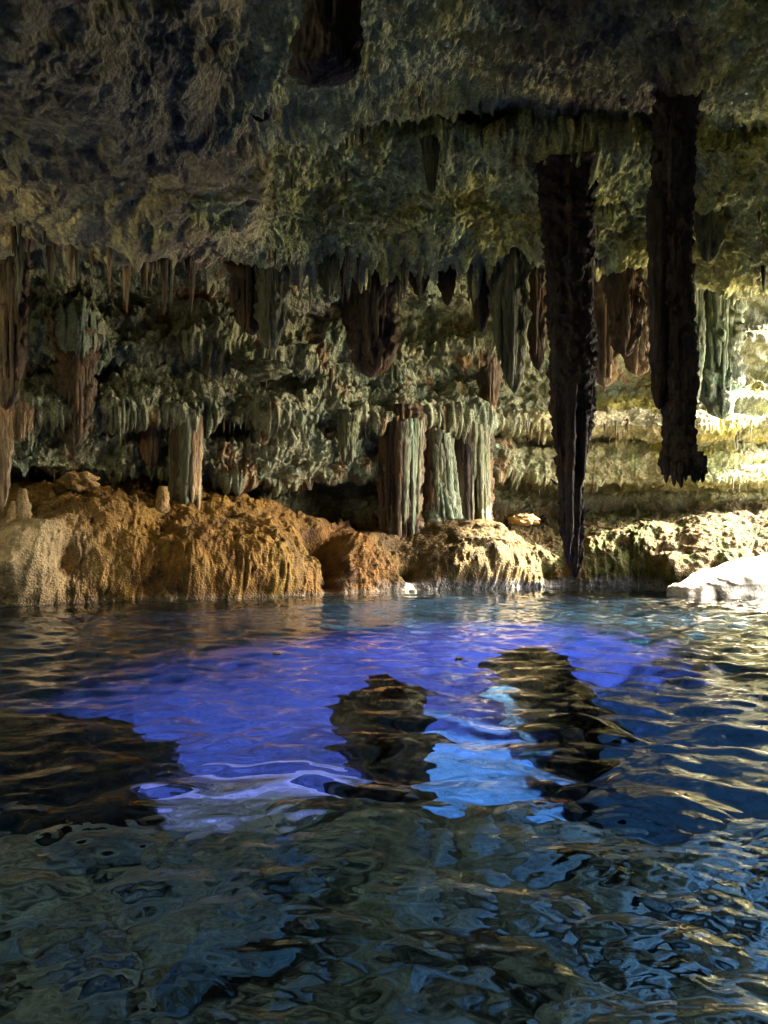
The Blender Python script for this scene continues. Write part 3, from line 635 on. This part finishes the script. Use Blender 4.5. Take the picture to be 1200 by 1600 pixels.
column([(650, 268, 312), (700, 268, 313), (760, 266, 312), (800, 268, 311), (842, 268, 312)], 18.6, 'slim ribbed column standing on the golden bank left of centre', 'green', ['brown', 'green', 'green', 'tan'], 11, 655, 838, 201, 8)
column([(655, 596, 660), (720, 595, 658), (780, 597, 655), (830, 596, 660), (868, 590, 668)], 21.5, 'column in the middle of the bank, shaded half coloured brown, lit half pale green', 'brown', ['brown', 'black', 'brown', 'green', 'mint', 'green'], 18, 662, 860, 211, 7.5)  # brown and black ribs paint the shaded left, green the lit right
column([(660, 702, 766), (700, 702, 766), (770, 705, 762), (820, 708, 766), (852, 700, 778)], 22.5, 'wide ribbed column, brown ribs painting the shade on its left side', 'brown', ['brown', 'brown', 'black', 'green', 'green', 'green'], 22, 668, 846, 221, 6.5)  # darker rib materials on the left carry the shade
column([(668, 666, 702), (740, 664, 706), (790, 664, 716), (830, 662, 726), (862, 662, 734)], 22.0, 'mint green flowstone spreading between the two broad columns', 'mint', ['brown', 'green', 'mint'], 12, 680, 856, 231, 9)

# --- stalagmites on the bank
def stalagmite(px, pyt, pyb, wt, wb, Y, lab, mat, seed):
    return formation('stalagmite', [(pyt, px - wt / 2, px + wt / 2), (pyt + 4, px - wt * .6, px + wt * .6), ((pyt + pyb) / 2, px - (wt + wb) / 4, px + (wt + wb) / 4), (pyb, px - wb / 2, px + wb / 2)], Y, lab, M[mat], 'stalagmite', seed=seed, nth=40, dz=0.035, root=False, base=True)
stalagmite(36, 764, 815, 8, 26, 16.0, 'taller of two pointed stalagmites at the left end of the bank', 'ochre', 301)
stalagmite(22, 783, 815, 6, 20, 15.9, 'smaller pointed stalagmite left of its taller neighbour', 'ochre', 303)
stalagmite(254, 760, 822, 10, 26, 17.8, 'knobbly orange stalagmite beside the slim ribbed column', 'ochre', 305)
stalagmite(211, 772, 795, 4, 10, 18.0, 'tiny thin stalagmite on the bank left of the knobbly orange one', 'ochre', 307)
stalagmite(790, 856, 905, 18, 34, 21.2, 'blunt ochre stalagmite at the water right of the wide column', 'ochre', 309)

# --- loose rocks lying on ledges
for px, py, Y, r, lab in ((415, 578, 18.3, (0.5, 0.4, 0.2), 'flat grey boulder on the ledge under the green curtain'), (380, 566, 18.6, (0.28, 0.3, 0.26), 'rounded grey boulder left of the flat one on the ledge'),
                          (818, 812, 22.6, (0.4, 0.3, 0.16), 'dark slab lying on the orange bank left of the tall black stalactite'),
                          (125, 752, 17.6, (0.4, 0.35, 0.2), 'ochre boulder at the foot of the stout brown stalactite')):
    p = at(px, py, Y); tag(blob('boulder', r, px * 0.1, M['green'] if px not in (125, 818) else M['ochre'], 56, 36, 0.4, 1.8, None, tuple(p)), lab, 'boulder', 'boulders on the ledges')
p = at(645, 925, 19.3); p[2] = 0.03; tag(blob('pebble', (0.09, 0.06, 0.045), 8.8, M['pale'], 20, 14, 0.25, 1.4, None, tuple(p)), 'small white stone lying at the waterline in front of the half brown column', 'stone')

# --- fringes of small dripstones under the lips: parts of the wall
def cone_mesh(seed, mat):
    n = 9; t = np.linspace(0, 1, n); zs = 0.12 - 1.12 * t
    rr = 0.11 * (1 - t) ** 0.8 * (1 + 0.25 * perlin(np.stack((t * 4, t * 0 + seed, t * 0), -1))) + 0.008
    th = np.linspace(0, 2 * np.pi, 7, endpoint=False)
    off = 0.05 * perlin(np.stack((t * 3, t * 0 + seed + 3, t * 0), -1))
    P = np.stack((off[:, None] + rr[:, None] * np.cos(th) * (1 + .2 * np.cos(2 * th + seed)), rr[:, None] * np.sin(th), np.repeat(zs[:, None], 7, 1)), -1)
    return P
pr = np.random.default_rng(5); spots = []
for rown, cnt, lo, hi, jit in (('ledge_lip', 200, 0.12, 0.5, 6), ('tier2_lip', 150, 0.15, 0.8, 8), ('ceiling_lip', 170, 0.2, 1.0, 14), ('tier1_lip', 70, 0.1, 0.35, 5), ('deep_recess', 60, 0.2, 0.6, 10), ('upper_lip', 60, 0.1, 0.3, 6), ('ceiling_low', 60, .1, .3, 25)):
    base_r = int(np.argmin(np.abs(tv - RN[rown])))
    for _ in range(cnt):
        c = pr.integers(45, NC - 40)
        if perlin(np.array([[G[base_r, c, 0] * 0.7, RN[rown] * 3.3, 0.5]]))[0] + 0.3 * pr.random() < 0.0: continue
        r = int(np.clip(base_r + pr.normal() * jit, 5, NR - 5)); L = lo + (hi - lo) * pr.random() ** 2.2
        spots.append((L, rown, tuple(G[r, c]), pr.random() * 6.28, 0.7 + 0.7 * pr.random(), PXG[r, c]))
spots.sort(key=lambda s: -s[0] / s[2][1])
var = {}
for mt in ('green', 'brown', 'tan', 'black'):
    var[mt] = [mesh_np('small_stalactite', cone_mesh(q * 2.7, M[mt]), gridq(9, 7, True), M[mt]) for q in range(5)]
rest_v, rest_q, o_ = [], [], 0
for i, (L, rown, p, rz, wd, px) in enumerate(spots):
    wid = wd * L ** 0.6 * 0.55
    if i < 260:
        mt = pr.choice(['green', 'brown', 'tan', 'black'], p=[0.45, 0.3, 0.2, 0.05])
        o = obj('small_stalactite', var[mt][i % 5], cave, p); o.scale = (wid * 1.2, wid * 1.2, L); o.rotation_euler = (0, 0, rz)
    else:
        P = cone_mesh(i * 1.1, None) * np.array((wid, wid, L)) + np.array(p)
        rest_v.append(P.reshape(-1, 3)); rest_q.append(gridq(9, 7, True) + o_); o_ += 63
if rest_v:
    tag(obj('dripstone_fringe', mesh_np('dripstone_fringe', np.concatenate(rest_v), np.concatenate(rest_q), M['green']), cave), kind='stuff')

# --- a dead leaf afloat
lx, ly = (872 - 600) / F * 3.58, 3.58
lz = float(wave(np.array([[lx]]), np.array([[ly]]))[0, 0])
u = np.linspace(-1, 1, 13); v = np.linspace(-1, 1, 5); U, Vv = np.meshgrid(u, v)
wl = 0.016 * (1 - np.abs(U) ** 1.8) + 0.0006
top = np.stack((0.045 * U, wl * Vv, 0.006 * Vv ** 2 + 0.005 * U ** 2 + 0.004 * np.sin(U * 3)), -1); bot = top.copy(); bot[..., 2] -= 0.0015
lf = obj('floating_leaf', mesh_np('floating_leaf', np.concatenate((top.reshape(-1, 3), bot.reshape(-1, 3))), np.concatenate((gridq(5, 13), gridq(5, 13)[:, ::-1] + 65)), M['leaf']), None, (lx, ly, lz + 0.006))
lf.rotation_euler = (0, 0, math.radians(-12))
tag(lf, 'small reddish brown dead leaf floating on the open water', 'leaf')

for o in list(bpy.data.objects):
    if 'Y' in o.keys(): del o['Y']
